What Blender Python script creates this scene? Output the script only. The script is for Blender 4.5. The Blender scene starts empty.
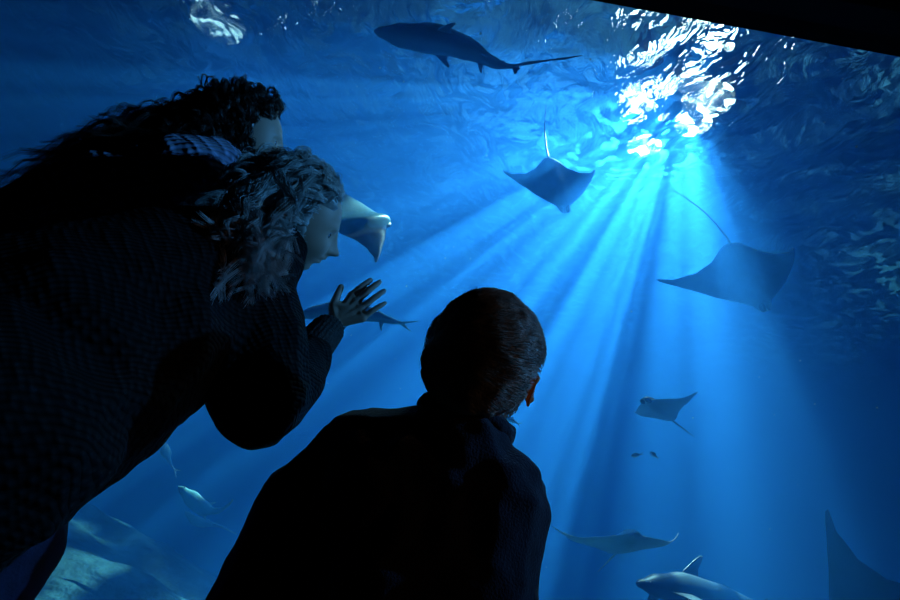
import bpy, bmesh, math, random
import numpy as np
from mathutils import Vector, Matrix, noise

random.seed(7); RNG = np.random.default_rng(7)
SC = bpy.context.scene
COL = SC.collection

# ------------------------------------------------------------------ camera
FPX = 600.0
CAM = Vector((0, 0, 0.72))
PITCH = math.radians(24); ROLL = math.radians(10.4)
F = Vector((0, math.cos(PITCH), math.sin(PITCH)))
_R0 = Vector((1, 0, 0)); _U0 = Vector((0, -math.sin(PITCH), math.cos(PITCH)))
R = _R0 * math.cos(ROLL) + _U0 * math.sin(ROLL)
U = -_R0 * math.sin(ROLL) + _U0 * math.cos(ROLL)
cd = bpy.data.cameras.new('camera'); cd.lens = 24; cd.sensor_width = 36
cd.clip_start = 0.02; cd.clip_end = 100
cam = bpy.data.objects.new('camera', cd); COL.objects.link(cam)
cam.matrix_world = Matrix(((R.x, U.x, -F.x, CAM.x), (R.y, U.y, -F.y, CAM.y), (R.z, U.z, -F.z, CAM.z), (0, 0, 0, 1)))
SC.camera = cam

def ray(px, py):
    return F + R * ((px - 450) / FPX) + U * ((300 - py) / FPX)
def P(px, py, d):            # point at depth d along the view axis
    return CAM + ray(px, py) * d
def Q(px, py, y):            # point on the vertical plane at distance y
    r = ray(px, py); return CAM + r * (y / r.y)
def Z(px, py, z):            # point on a horizontal plane
    r = ray(px, py); return CAM + r * ((z - CAM.z) / r.z)
def D(r, u, f):              # direction from right / up / forward components
    return (R * r + U * u + F * f).normalized()

# ------------------------------------------------------------------ colour management
vs = SC.view_settings
SC.display_settings.display_device = 'sRGB'
vs.view_transform = 'Standard'; vs.look = 'None'; vs.gamma = 1; vs.use_curve_mapping = False
vs.exposure = 0.0
SC.cycles.volume_bounces = 1
SC.cycles.max_bounces = 8
SC.cycles.diffuse_bounces = 2
SC.cycles.transparent_max_bounces = 12
SC.cycles.caustics_refractive = False
SC.cycles.caustics_reflective = False
SC.cycles.sample_clamp_indirect = 2.0
SC.cycles.use_denoising = True

# ------------------------------------------------------------------ object helpers
def tag(o, label=None, cat=None, group=None, kind=None):
    if label: o['label'] = label
    if cat: o['category'] = cat
    if group: o['group'] = group
    if kind: o['kind'] = kind
    return o
def link(name, me, parent=None, mats=()):
    for m in mats: me.materials.append(m)
    o = bpy.data.objects.new(name, me); COL.objects.link(o)
    if parent is not None:
        o.parent = parent
        o.matrix_parent_inverse = parent.matrix_world.inverted()
    return o
def empty(name, loc):
    o = bpy.data.objects.new(name, None); COL.objects.link(o)
    o.empty_display_size = .1
    o.matrix_world = Matrix.Translation(loc)
    return o
def mesh(name, verts, faces, smooth=True, idx=None):
    me = bpy.data.meshes.new(name)
    me.from_pydata([tuple(v) for v in verts], [], faces); me.update()
    if smooth: me.polygons.foreach_set('use_smooth', [True] * len(me.polygons))
    if idx is not None: me.polygons.foreach_set('material_index', idx)
    return me
def box(name, lo, hi, mats, parent=None, bev=0.0, kind=None):
    bm = bmesh.new(); bmesh.ops.create_cube(bm, size=1)
    for v in bm.verts:
        v.co = Vector([lo[i] + (v.co[i] + .5) * (hi[i] - lo[i]) for i in range(3)])
    if bev: bmesh.ops.bevel(bm, geom=bm.edges[:], offset=bev, segments=2, affect='EDGES')
    me = bpy.data.meshes.new(name); bm.to_mesh(me); bm.free()
    o = link(name, me, parent, mats)
    if kind: o['kind'] = kind
    return o

# ------------------------------------------------------------------ materials
class NT:
    def __init__(s, name):
        s.m = bpy.data.materials.new(name); s.m.use_nodes = True
        s.t = s.m.node_tree; s.t.nodes.clear()
        s.out = s.n('ShaderNodeOutputMaterial')
    def n(s, typ, **kw):
        nd = s.t.nodes.new(typ)
        for k, v in kw.items():
            if k.startswith('i_'):
                nd.inputs[k[2:].replace('_', ' ')].default_value = v
            else: setattr(nd, k, v)
        return nd
    def l(s, a, b): s.t.links.new(a, b)
    def math(s, op, a, b=None, clamp=False):
        nd = s.n('ShaderNodeMath', operation=op); nd.use_clamp = clamp
        for i, x in enumerate((a, b)):
            if x is None: continue
            if isinstance(x, (int, float)): nd.inputs[i].default_value = x
            else: s.l(x, nd.inputs[i])
        return nd.outputs[0]
def ramp(nt, src, stops):
    r = nt.n('ShaderNodeValToRGB'); e = r.color_ramp.elements
    e[0].position, e[0].color = stops[0][0], (*stops[0][1], 1) if not isinstance(stops[0][1], float) else (stops[0][1],) * 3 + (1,)
    while len(e) < len(stops): e.new(.5)
    for i, (p, c) in enumerate(stops):
        e[i].position = p; e[i].color = (c, c, c, 1) if isinstance(c, (int, float)) else (*c, 1)
    nt.l(src, r.inputs[0]); return r.outputs[0]

def simple(name, col, rough=.6, spec=.4, var=.25, scale=8, bump=0.0, bscale=60, metal=0, sheen=0):
    nt = NT(name); b = nt.n('ShaderNodeBsdfPrincipled')
    b.inputs['Roughness'].default_value = rough
    b.inputs['Specular IOR Level'].default_value = spec
    b.inputs['Metallic'].default_value = metal
    if sheen:
        b.inputs['Sheen Weight'].default_value = sheen
        b.inputs['Sheen Roughness'].default_value = .4
    tc = nt.n('ShaderNodeTexCoord')
    nz = nt.n('ShaderNodeTexNoise'); nz.inputs['Scale'].default_value = scale; nz.inputs['Detail'].default_value = 4
    nt.l(tc.outputs['Object'], nz.inputs['Vector'])
    c = ramp(nt, nz.outputs[0], [(.3, tuple(x * (1 - var) for x in col)), (.7, tuple(min(1, x * (1 + var)) for x in col))])
    nt.l(c, b.inputs['Base Color'])
    if bump:
        n2 = nt.n('ShaderNodeTexNoise'); n2.inputs['Scale'].default_value = bscale; n2.inputs['Detail'].default_value = 3
        nt.l(tc.outputs['Object'], n2.inputs['Vector'])
        bp = nt.n('ShaderNodeBump'); bp.inputs['Strength'].default_value = 1; bp.inputs['Distance'].default_value = bump
        nt.l(n2.outputs[0], bp.inputs['Height']); nt.l(bp.outputs[0], b.inputs['Normal'])
    nt.l(b.outputs[0], nt.out.inputs[0]); return nt.m

def knit(name, col, k=150., dist=.004, sheen=.3):
    """chunky knit: lumpy stitches in rows"""
    nt = NT(name); b = nt.n('ShaderNodeBsdfPrincipled')
    b.inputs['Roughness'].default_value = .85; b.inputs['Specular IOR Level'].default_value = .07
    b.inputs['Sheen Weight'].default_value = sheen; b.inputs['Sheen Roughness'].default_value = .5
    tc = nt.n('ShaderNodeTexCoord')
    nz = nt.n('ShaderNodeTexNoise'); nz.inputs['Scale'].default_value = 9
    nt.l(tc.outputs['Object'], nz.inputs['Vector'])
    ad = nt.n('ShaderNodeVectorMath', operation='MULTIPLY_ADD')
    nt.l(nz.outputs['Color'], ad.inputs[0]); ad.inputs[1].default_value = (.03,) * 3
    nt.l(tc.outputs['Object'], ad.inputs[2])
    mp = nt.n('ShaderNodeMapping'); mp.inputs['Rotation'].default_value = (.3, .75, .35)
    nt.l(ad.outputs[0], mp.inputs[0])
    sp = nt.n('ShaderNodeSeparateXYZ'); nt.l(mp.outputs[0], sp.inputs[0])
    s = [nt.math('SINE', nt.math('MULTIPLY', sp.outputs[i], k * f)) for i, f in enumerate((1.0, .8, .75))]
    rows = nt.math('ABSOLUTE', s[2])
    st = nt.math('MULTIPLY', nt.math('ADD', s[0], 1), nt.math('ADD', s[1], 1))
    h = nt.math('ADD', nt.math('MULTIPLY', rows, .9), nt.math('MULTIPLY', st, .3))
    bp = nt.n('ShaderNodeBump'); bp.inputs['Distance'].default_value = dist
    nt.l(h, bp.inputs['Height']); nt.l(bp.outputs[0], b.inputs['Normal'])
    c = ramp(nt, nt.math('MULTIPLY', h, .5), [(.1, tuple(x * .45 for x in col)), (.9, tuple(min(1, x * 1.3) for x in col))])
    nt.l(c, b.inputs['Base Color'])
    nt.l(b.outputs[0], nt.out.inputs[0]); return nt.m

M = {}
M['wall'] = simple('dark_wall_paint', (.012, .013, .016), .8, .2)
M['floor'] = simple('dark_carpet', (.012, .012, .014), .95, .1, bump=.003)
M['tankwall'] = simple('deep_blue_tank_coating', (.01, .06, .16), .8, .2, .5, 1.2)
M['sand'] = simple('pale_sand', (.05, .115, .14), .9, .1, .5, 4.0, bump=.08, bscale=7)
M['trim'] = simple('dark_metal_trim', (.02, .022, .026), .4, .5)
M['skin'] = simple('skin', (.55, .36, .27), .5, .4, .08, 20)
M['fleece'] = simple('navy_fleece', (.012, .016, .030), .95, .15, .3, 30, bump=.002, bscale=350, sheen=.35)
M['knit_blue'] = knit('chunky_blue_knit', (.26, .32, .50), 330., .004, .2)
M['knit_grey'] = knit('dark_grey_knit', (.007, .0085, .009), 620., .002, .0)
M['rib'] = simple('dark_ribbed_cuff', (.035, .036, .036), .9, .2, .3, 90, bump=.004, bscale=180)
M['denim'] = simple('dark_denim', (.014, .02, .05), .85, .2, .3, 60, bump=.001, bscale=400)
M['shoe'] = simple('dark_shoe_canvas', (.03, .03, .035), .6, .4)
M['hair_dark'] = simple('dark_brown_hair', (.06, .04, .03), .36, .6, .5, 40)
M['hair_blonde'] = simple('dark_blonde_hair', (.42, .42, .40), .3, .8, .5, 40)
M['hair_boy'] = simple('short_light_brown_hair', (.34, .29, .22), .42, .5, .4, 60)
M['eye_white'] = simple('eye_white', (.3, .3, .3), .2, .5, .05)
M['iris'] = simple('dark_iris', (.02, .02, .02), .15, .6, .1)
M['ray_back'] = simple('slate_ray_back', (.05, .10, .14), .5, .4, .4, 6)
M['ray_belly'] = simple('pale_ray_belly', (.68, .80, .80), .45, .45, .18, 7)
M['shark_back'] = simple('dark_shark_back', (.03, .055, .08), .45, .45, .35, 5)
M['shark_belly'] = simple('grey_shark_belly', (.16, .24, .27), .45, .4, .2, 5)
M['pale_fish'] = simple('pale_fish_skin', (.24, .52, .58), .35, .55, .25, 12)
M['silver'] = simple('silvery_fish_scale', (.7, .8, .8), .2, .8, .1, 12, metal=.6)
M['housing'] = simple('black_lamp_housing', (.02, .02, .02), .5, .4)

def ear_mat():
    nt = NT('backlit_ear_skin'); b = nt.n('ShaderNodeBsdfPrincipled'); b.inputs['Base Color'].default_value = (.8, .26, .1, 1)  # orange glow of light through the ear is put into the colour
    b.inputs['Roughness'].default_value = .5
    tr = nt.n('ShaderNodeBsdfTranslucent'); tr.inputs[0].default_value = (1, .26, .07, 1)
    mx = nt.n('ShaderNodeMixShader'); mx.inputs[0].default_value = .6
    nt.l(b.outputs[0], mx.inputs[1]); nt.l(tr.outputs[0], mx.inputs[2]); nt.l(mx.outputs[0], nt.out.inputs[0]); return nt.m
M['ear'] = ear_mat()

def emis(name, col, s):
    nt = NT(name); e = nt.n('ShaderNodeEmission'); e.inputs[0].default_value = (*col, 1); e.inputs[1].default_value = s
    nt.l(e.outputs[0], nt.out.inputs[0]); nt.m.cycles.emission_sampling = 'NONE'; return nt.m
M['lens'] = emis('lit_lens_and_glints', (.8, .93, 1), 30)
M['panel'] = emis('lit_panel_lens', (.45, .75, 1), 3.0)

# acrylic pane: see-through with a weak mirror by Fresnel
nt = NT('clear_acrylic')
tr = nt.n('ShaderNodeBsdfTransparent'); tr.inputs[0].default_value = (.97, .985, 1, 1)
gl = nt.n('ShaderNodeBsdfGlossy'); gl.inputs['Roughness'].default_value = .0
fr = nt.n('ShaderNodeFresnel'); fr.inputs[0].default_value = 1.15
mx = nt.n('ShaderNodeMixShader'); nt.l(fr.outputs[0], mx.inputs[0]); nt.l(tr.outputs[0], mx.inputs[1]); nt.l(gl.outputs[0], mx.inputs[2])
nt.l(mx.outputs[0], nt.out.inputs[0]); M['acrylic'] = nt.m

# sea water volume
nt = NT('sea_water')
vsn = nt.n('ShaderNodeVolumeScatter'); vsn.inputs['Color'].default_value = (.045, .31, .93, 1)
vsn.inputs['Density'].default_value = .24; vsn.inputs['Anisotropy'].default_value = .25
va = nt.n('ShaderNodeVolumeAbsorption'); va.inputs['Color'].default_value = (.05, .54, .89, 1); va.inputs['Density'].default_value = .30
ad = nt.n('ShaderNodeAddShader'); nt.l(vsn.outputs[0], ad.inputs[0]); nt.l(va.outputs[0], ad.inputs[1])
nt.l(ad.outputs[0], nt.out.inputs['Volume']); M['water'] = nt.m

# rippled water surface
nt = NT('rippled_water_surface')
tc = nt.n('ShaderNodeTexCoord')
mp = nt.n('ShaderNodeMapping'); mp.inputs['Scale'].default_value = (1, 1, 1); nt.l(tc.outputs['Object'], mp.inputs[0])
nz = nt.n('ShaderNodeTexNoise'); nz.inputs['Scale'].default_value = 1.7; nz.inputs['Detail'].default_value = 2; nt.l(mp.outputs[0], nz.inputs['Vector'])
wv = nt.n('ShaderNodeVectorMath', operation='MULTIPLY_ADD'); nt.l(nz.outputs['Color'], wv.inputs[0]); wv.inputs[1].default_value = (.5, .5, 0); nt.l(mp.outputs[0], wv.inputs[2])
vo = nt.n('ShaderNodeTexVoronoi', feature='DISTANCE_TO_EDGE'); vo.inputs['Scale'].default_value = 3.2; nt.l(wv.outputs[0], vo.inputs['Vector'])
net = ramp(nt, vo.outputs['Distance'], [(.0, 1.), (.05, .35), (.14, 0.)])
n2 = nt.n('ShaderNodeTexNoise'); n2.inputs['Scale'].default_value = 8.5; n2.inputs['Detail'].default_value = 1.5; nt.l(wv.outputs[0], n2.inputs['Vector'])
spots = ramp(nt, n2.outputs[0], [(.55, 0.), (.61, 1.)])
T = nt.math('ADD', nt.math('ADD', nt.math('MULTIPLY', spots, .85), nt.math('MULTIPLY', net, .16)), .015, clamp=True)
gl = nt.n('ShaderNodeBsdfGlass'); gl.inputs['IOR'].default_value = 1.333; gl.inputs['Roughness'].default_value = 0
m2 = nt.n('ShaderNodeMapping'); m2.inputs['Scale'].default_value = (1.6, .7, 1); m2.inputs['Rotation'].default_value = (0, 0, .5); nt.l(wv.outputs[0], m2.inputs[0])
n3 = nt.n('ShaderNodeTexNoise'); n3.inputs['Scale'].default_value = 7.0; n3.inputs['Detail'].default_value = 3; n3.inputs['Distortion'].default_value = .8; nt.l(m2.outputs[0], n3.inputs['Vector'])
bp = nt.n('ShaderNodeBump'); bp.inputs['Distance'].default_value = .045; nt.l(n3.outputs[0], bp.inputs['Height']); nt.l(bp.outputs[0], gl.inputs['Normal'])
tr = nt.n('ShaderNodeBsdfTransparent')
mx = nt.n('ShaderNodeMixShader'); nt.l(T, mx.inputs[0]); nt.l(gl.outputs[0], mx.inputs[1]); nt.l(tr.outputs[0], mx.inputs[2])
nt.l(mx.outputs[0], nt.out.inputs[0]); M['surface'] = nt.m

# ------------------------------------------------------------------ setting
GY = 1.20; GT = .06            # pane front, thickness
TX0, TX1, TY1 = -9, 9, 13
SURF = 4.6
top_z = Q(745, 28.5, GY + GT).z
box('floor', (-4.2, -3, -.1), (4.2, GY, 0), [M['floor']], kind='structure')
box('ceiling', (-4.2, -3, 3.2), (4.2, GY, 3.3), [M['wall']], kind='structure')
box('wall_back', (-4.2, -3.1, -.1), (4.2, -3, 3.3), [M['wall']], kind='structure')
box('wall_left', (-4.3, -3.1, -.1), (-4.2, GY, 3.3), [M['wall']], kind='structure')
box('wall_right', (4.2, -3.1, -.1), (4.3, GY, 3.3), [M['wall']], kind='structure')
box('wall_front_header', (-9, GY - .08, top_z), (9, GY + GT, 6.4), [M['wall']], kind='structure')
box('wall_front_sill', (-9, GY, -.6), (9, GY + GT, .12), [M['wall']], kind='structure')
box('window_1', (-4.2, GY, .12), (4.2, GY + GT, top_z), [M['acrylic']], kind='structure')
box('wall_front_left', (-9, GY, .12), (-4.2, GY + GT, top_z), [M['wall']], kind='structure')
box('wall_front_right', (4.2, GY, .12), (9, GY + GT, top_z), [M['wall']], kind='structure')
box('wall_tank_back', (TX0, TY1, -.6), (TX1, TY1 + .1, 6.4), [M['tankwall']], kind='structure')
box('wall_tank_left', (TX0 - .1, GY, -.6), (TX0, TY1 + .1, 6.4), [M['tankwall']], kind='structure')
box('wall_tank_right', (TX1, GY, -.6), (TX1 + .1, TY1 + .1, 6.4), [M['tankwall']], kind='structure')
w = box('water', (TX0 + .01, GY + GT + .002, -.59), (TX1 - .01, TY1 - .01, SURF + .35), [M['water']])
tag(w, 'clear blue sea water filling the tank behind the viewing window', 'water', kind='stuff')

# rippled surface mesh
def surface():
    nx, ny = 420, 300
    xs = np.linspace(TX0 + .02, TX1 - .02, nx); ys = np.linspace(GY + GT + .02, TY1 - .02, ny)
    X, Y = np.meshgrid(xs, ys)
    H = np.zeros_like(X); rng = np.random.default_rng(3)
    for i in range(34):
        L = .28 * 1.09 ** i * .9
        a = math.radians(rng.normal(35, 55)); k = 2 * math.pi / L
        amp = .012 * L ** 1.0 * (1 if L < 1.3 else 1.3 / L)
        ph = rng.uniform(0, 6.28)
        w_ = .35 * np.sin(.7 * X + 1.3 * Y + i) + .3 * np.sin(1.1 * X - .6 * Y + 2 * i)
        H += amp * np.sin(k * (X * math.cos(a) + Y * math.sin(a)) + ph + 2.0 * w_)
    V = np.stack([X, Y, H * 1.0], -1).reshape(-1, 3)
    idx = np.arange(nx * ny).reshape(ny, nx)
    fc = np.stack([idx[:-1, :-1], idx[:-1, 1:], idx[1:, 1:], idx[1:, :-1]], -1).reshape(-1, 4)
    o = link('water_surface', mesh('water_surface', V, fc.tolist()), None, [M['surface']])
    o.location = (0, 0, SURF)
    tag(o, 'rippled underside of the water surface glittering above the tank', 'water surface', kind='stuff')
surface()

# sandy mound bottom left
def sand():
    nx, ny = 150, 120
    x0, x1, y0, y1 = TX0 + .02, TX1 - .02, GY + GT + .01, TY1 - .02
    V = []
    for j in range(ny):
        for i in range(nx):
            x = x0 + (x1 - x0) * i / (nx - 1); y = y0 + (y1 - y0) * (j / (ny - 1)) ** 1.6
            h = -.25
            cx, cy = -2.9, 4.6
            d = math.hypot((x - cx) / 2.3, (y - cy) / 2.0)
            h += 1.02 * math.exp(-d ** 2.2)
            n = noise.fractal(Vector((x * .9 + y * .5, y * 2.0, 0)), .9, 2.2, 4)
            h += .07 * n * (1 + math.exp(-d * d))
            V.append((x, y, h))
    fc = [(j * nx + i, j * nx + i + 1, (j + 1) * nx + i + 1, (j + 1) * nx + i) for j in range(ny - 1) for i in range(nx - 1)]
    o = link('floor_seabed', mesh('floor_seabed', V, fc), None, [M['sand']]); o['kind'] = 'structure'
sand()

# ------------------------------------------------------------------ lamps above the water
def cyl_mesh(name, r, h, z0, n=40, r2=None):
    r2 = r if r2 is None else r2; V = []; Fc = []
    for k, (rr, z) in enumerate(((r, z0), (r2, z0 + h))):
        for i in range(n):
            a = 2 * math.pi * i / n; V.append((rr * math.cos(a), rr * math.sin(a), z))
    for i in range(n): j = (i + 1) % n; Fc.append((i, j, n + j, n + i))
    Fc.append(tuple(reversed(range(n)))); Fc.append(tuple(range(n, 2 * n)))
    return mesh(name, V, Fc, False)
def floodlight(loc, r, label, lens, spots=None):
    e = empty('floodlight', loc)
    h = link('housing', cyl_mesh('housing', r * 1.12, .22, .012, r2=r * .7), e, [M['housing']]); h.location = loc
    h.matrix_parent_inverse = Matrix(); h.location = (0, 0, 0)
    for q, rr in spots or [(loc, r)]:
        l = link('lens', cyl_mesh('lens', rr, .02, -.012), e, [lens])
        l.matrix_parent_inverse = Matrix(); l.location = Vector(q) - Vector(loc)
    tag(e, label, 'lamp'); return e
def spot(loc, target, power, col, size, radius, blend=1.0, name='spot'):
    ld = bpy.data.lights.new(name, 'SPOT'); ld.energy = power; ld.color = col
    ld.spot_size = math.radians(size); ld.spot_blend = blend; ld.shadow_soft_size = radius
    o = bpy.data.objects.new(name, ld); COL.objects.link(o); o.location = loc
    o.rotation_euler = (Vector(target) - Vector(loc)).to_track_quat('-Z', 'Y').to_euler(); return o
LZ = 5.8
LP = Z(683, 96, LZ)
LENS_GLINTS = [(Z(x, y, LZ), rr) for x, y, rr in ((708, 100, .27), (693, 124, .20), (644, 146, .20), (641, 103, .15), (667, 88, .10), (690, 84, .13), (664, 117, .06), (729, 47, .05))]  # extra lit discs stand in for glints of the floodlight refracted by ripples
floodlight(LP, .62, 'bright white floodlight above the water, extra lit discs standing in for its ripple glints', M['lens'], LENS_GLINTS)
spot(LP - Vector((0, 0, .03)), Vector((-1.5, 5.0, 0)), 17000, (.55, .80, 1), 92, .012, 1, 'lamp_beam')
spot(LP - Vector((0, 0, .03)), Vector((.3, 3.1, 0)), 17500, (.62, .85, 1), 47, .012, 1, 'lamp_beam')
LP2 = Z(218, 22, LZ)
floodlight(LP2, .30, 'dimmer floodlight above the left side of the tank surface', M['panel'])
spot(LP2 - Vector((0, 0, .03)), LP2 + Vector((2.2, .2, -3)), 700, (.35, .6, 1), 95, .25, 1, 'lamp_beam')

# fill lamps added out of view at the right to light the children
def fill_lamp(y, z, label, target, power, col, size):
    e = empty('fill_lamp', (4.2, y, z)); tag(e, label, 'lamp')
    hd = link('fill_lamp_head', cyl_mesh('fill_lamp_head', .05, .10, 0, r2=.035), e, [M['housing']])
    hd.matrix_parent_inverse = Matrix(); hd.location = (-.11, 0, 0)
    dr = Vector(target) - Vector((4.09, y, z)); hd.rotation_euler = (-dr).to_track_quat('Z', 'Y').to_euler()
    br = link('fill_lamp_bracket', cyl_mesh('fill_lamp_bracket', .02, .10, 0), e, [M['housing']]); br.matrix_parent_inverse = Matrix(); br.location = (-.1, 0, 0); br.rotation_euler = (0, math.pi / 2, 0)
    spot(Vector((4.09, y, z)) + dr.normalized() * .03, target, power, col, size, .03, .8, 'fill_lamp_beam')
fill_lamp(.98, 2.75, 'small black lamp added out of view to give the children cool fill light', (-.12, 1.0, 1.32), 420, (.07, .40, 1), 25)
fill_lamp(-.6, 1.9, 'small black lamp added out of view to warm the ear of the boy', (.12, .74, .93), 26, (1, .5, .25), 9)

# world: faint blue hall above the open tank
wd = bpy.data.worlds.new('world'); SC.world = wd; wd.use_nodes = True
wt = wd.node_tree; wt.nodes.clear()
wo = wt.nodes.new('ShaderNodeOutputWorld'); bg = wt.nodes.new('ShaderNodeBackground')
bg.inputs[1].default_value = .8
wc = wt.nodes.new('ShaderNodeTexCoord'); wn = wt.nodes.new('ShaderNodeTexNoise'); wn.inputs['Scale'].default_value = 3.2; wn.inputs['Detail'].default_value = 3
wr = wt.nodes.new('ShaderNodeValToRGB'); e_ = wr.color_ramp.elements
e_[0].position = .44; e_[0].color = (.002, .012, .05, 1); e_[1].position = .62; e_[1].color = (.12, .52, .95, 1)
wt.links.new(wc.outputs['Generated'], wn.inputs['Vector']); wt.links.new(wn.outputs[0], wr.inputs[0]); wt.links.new(wr.outputs[0], bg.inputs[0])
ws = wt.nodes.new('ShaderNodeSeparateXYZ'); wm = wt.nodes.new('ShaderNodeMapRange'); wm.inputs[1].default_value = -.35; wm.inputs[2].default_value = .35; wm.inputs[3].default_value = .1; wm.inputs[4].default_value = .9
wt.links.new(wc.outputs['Generated'], ws.inputs[0]); wt.links.new(ws.outputs[0], wm.inputs[0]); wt.links.new(wm.outputs[0], bg.inputs[1])
wt.links.new(bg.outputs[0], wo.inputs[0])

# ------------------------------------------------------------------ body building
class Soup:
    """overlapping solids that a voxel remesh fuses into one continuous surface"""
    def __init__(s): s.v = []; s.f = []
    def add(s, verts, faces):
        b = len(s.v); s.v += [Vector(v) for v in verts]; s.f += [tuple(b + i for i in f) for f in faces]
    def cap(s, p0, r0, p1, r1, sub=2):
        p0 = Vector(p0); p1 = Vector(p1)
        bm = bmesh.new()
        for p, r in ((p0, r0), (p1, r1)):
            bmesh.ops.create_icosphere(bm, subdivisions=sub, radius=r, matrix=Matrix.Translation(p))
        res = bmesh.ops.convex_hull(bm, input=bm.verts[:])
        dead = [g for g in res['geom_interior'] if isinstance(g, bmesh.types.BMVert)]
        bmesh.ops.delete(bm, geom=dead, context='VERTS')
        bmesh.ops.delete(bm, geom=[e for e in bm.edges if not e.link_faces], context='EDGES')
        bmesh.ops.recalc_face_normals(bm, faces=bm.faces[:])
        bm.verts.index_update()
        s.add([v.co.copy() for v in bm.verts], [tuple(v.index for v in f.verts) for f in bm.faces]); bm.free()
    def chain(s, pts, sub=2):
        for (a, ra), (b, rb) in zip(pts[:-1], pts[1:]): s.cap(a, ra, b, rb, sub)
    def ell(s, c, ax, ay, az, sub=3):
        """ellipsoid with axis vectors"""
        bm = bmesh.new(); bmesh.ops.create_icosphere(bm, subdivisions=sub, radius=1)
        bm.verts.index_update()
        s.add([Vector(c) + ax * v.co.x + ay * v.co.y + az * v.co.z for v in bm.verts], [tuple(v.index for v in f.verts) for f in bm.faces]); bm.free()
    def mesh(s, name, voxel, smooth=4, disp=None):
        me = bpy.data.meshes.new(name + '_src'); me.from_pydata([tuple(v) for v in s.v], [], s.f); me.update()
        o = bpy.data.objects.new(name + '_src', me); COL.objects.link(o)
        m = o.modifiers.new('r', 'REMESH'); m.mode = 'VOXEL'; m.voxel_size = voxel; m.use_smooth_shade = True
        if smooth:
            sm = o.modifiers.new('s', 'SMOOTH'); sm.factor = .5; sm.iterations = smooth
        dg = bpy.context.evaluated_depsgraph_get()
        out = bpy.data.meshes.new_from_object(o.evaluated_get(dg), preserve_all_data_layers=False, depsgraph=dg)
        bpy.data.objects.remove(o); bpy.data.meshes.remove(me)
        out.name = name
        out.polygons.foreach_set('use_smooth', [True] * len(out.polygons))
        if disp: displace(out, disp)
        return out
def displace(me, fn):
    me.update()
    nrm = [v.normal.copy() for v in me.vertices]
    for v, n in zip(me.vertices, nrm):
        v.co += n * fn(v.co, n)
    me.update()
def wrinkle(amp, sc, seed=0, stretch=(1, 1, 1)):
    off = Vector((seed * 7.1, seed * 3.3, seed * 1.7))
    def fn(p, n):
        q = Vector((p.x * stretch[0], p.y * stretch[1], p.z * stretch[2])) * sc + off
        a = noise.noise(q); b = noise.noise(q * 2.3 + Vector((5, 1, 2)))
        return amp * (-abs(a) * 1.4 + .5 + .5 * b)
    return fn

class Frame:
    """head frame: x = its right, y = face direction, z = crown"""
    def __init__(s, c, fwd, up):
        s.c = Vector(c); s.y = fwd.normalized(); s.z = (up - s.y * up.dot(s.y)).normalized(); s.x = s.y.cross(s.z)
    def pt(s, x, y, z): return s.c + s.x * x + s.y * y + s.z * z
    def vec(s, x, y, z): return s.x * x + s.y * y + s.z * z
    def loc(s, p): d = p - s.c; return Vector((d.dot(s.x), d.dot(s.y), d.dot(s.z)))

def sstep(a, b, x):
    t = max(0., min(1., (x - a) / (b - a))); return t * t * (3 - 2 * t)
def head_surface(n, k):
    """point of a child's head for unit direction n (x right, y face, z up), size k"""
    x, y, z = n
    a, b, c = .070, .088, .098
    px, py, pz = x * a, y * b, z * c
    # occiput fuller and higher, face flatter
    if y < 0: py *= 1 + .05 * (1 - abs(z)); 
    if y > 0: py *= .94
    # jaw narrows downwards
    if z < 0:
        t = -z
        px *= 1 - .30 * t * t - .12 * t * max(0, y)
        if y > 0: py += .010 * t * (1 - t) * 2; pz *= 1.08
        else: py *= 1 - .35 * t; pz *= .82
    p = Vector((px, py, pz))
    def bump(cx, cz, sx, sz, h, front=True):
        if y < .1: return 0
        return h * math.exp(-((p.x - cx) / sx) ** 2 - ((p.z - cz) / sz) ** 2)
    f = 0
    f += bump(0, -.024, .0085, .011, .021)          # nose tip
    f += bump(0, -.006, .0055, .018, .011)          # nose bridge
    for s in (-1, 1):
        f += bump(s * .0095, -.026, .005, .005, .006)   # nostril wings
        f += bump(s * .027, .003, .013, .010, -.0085)   # eye sockets
        f += bump(s * .027, .002, .010, .006, .0045)    # lids
        f += bump(s * .025, .021, .018, .006, .0028)    # brows
        f += bump(s * .038, -.027, .018, .018, .005)    # cheeks
    f += bump(0, -.034, .006, .004, -.002)
    f += bump(0, -.0425, .015, .0045, .0095)         # upper lip
    f += bump(0, -.0475, .018, .0022, -.0055)        # mouth line
    f += bump(0, -.0530, .013, .0048, .0090)         # lower lip
    f += bump(0, -.062, .014, .005, -.0030)
    f += bump(0, -.078, .016, .012, .0085)           # chin
    f += bump(0, .045, .04, .03, .002)
    p.y += f
    return p * k
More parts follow.
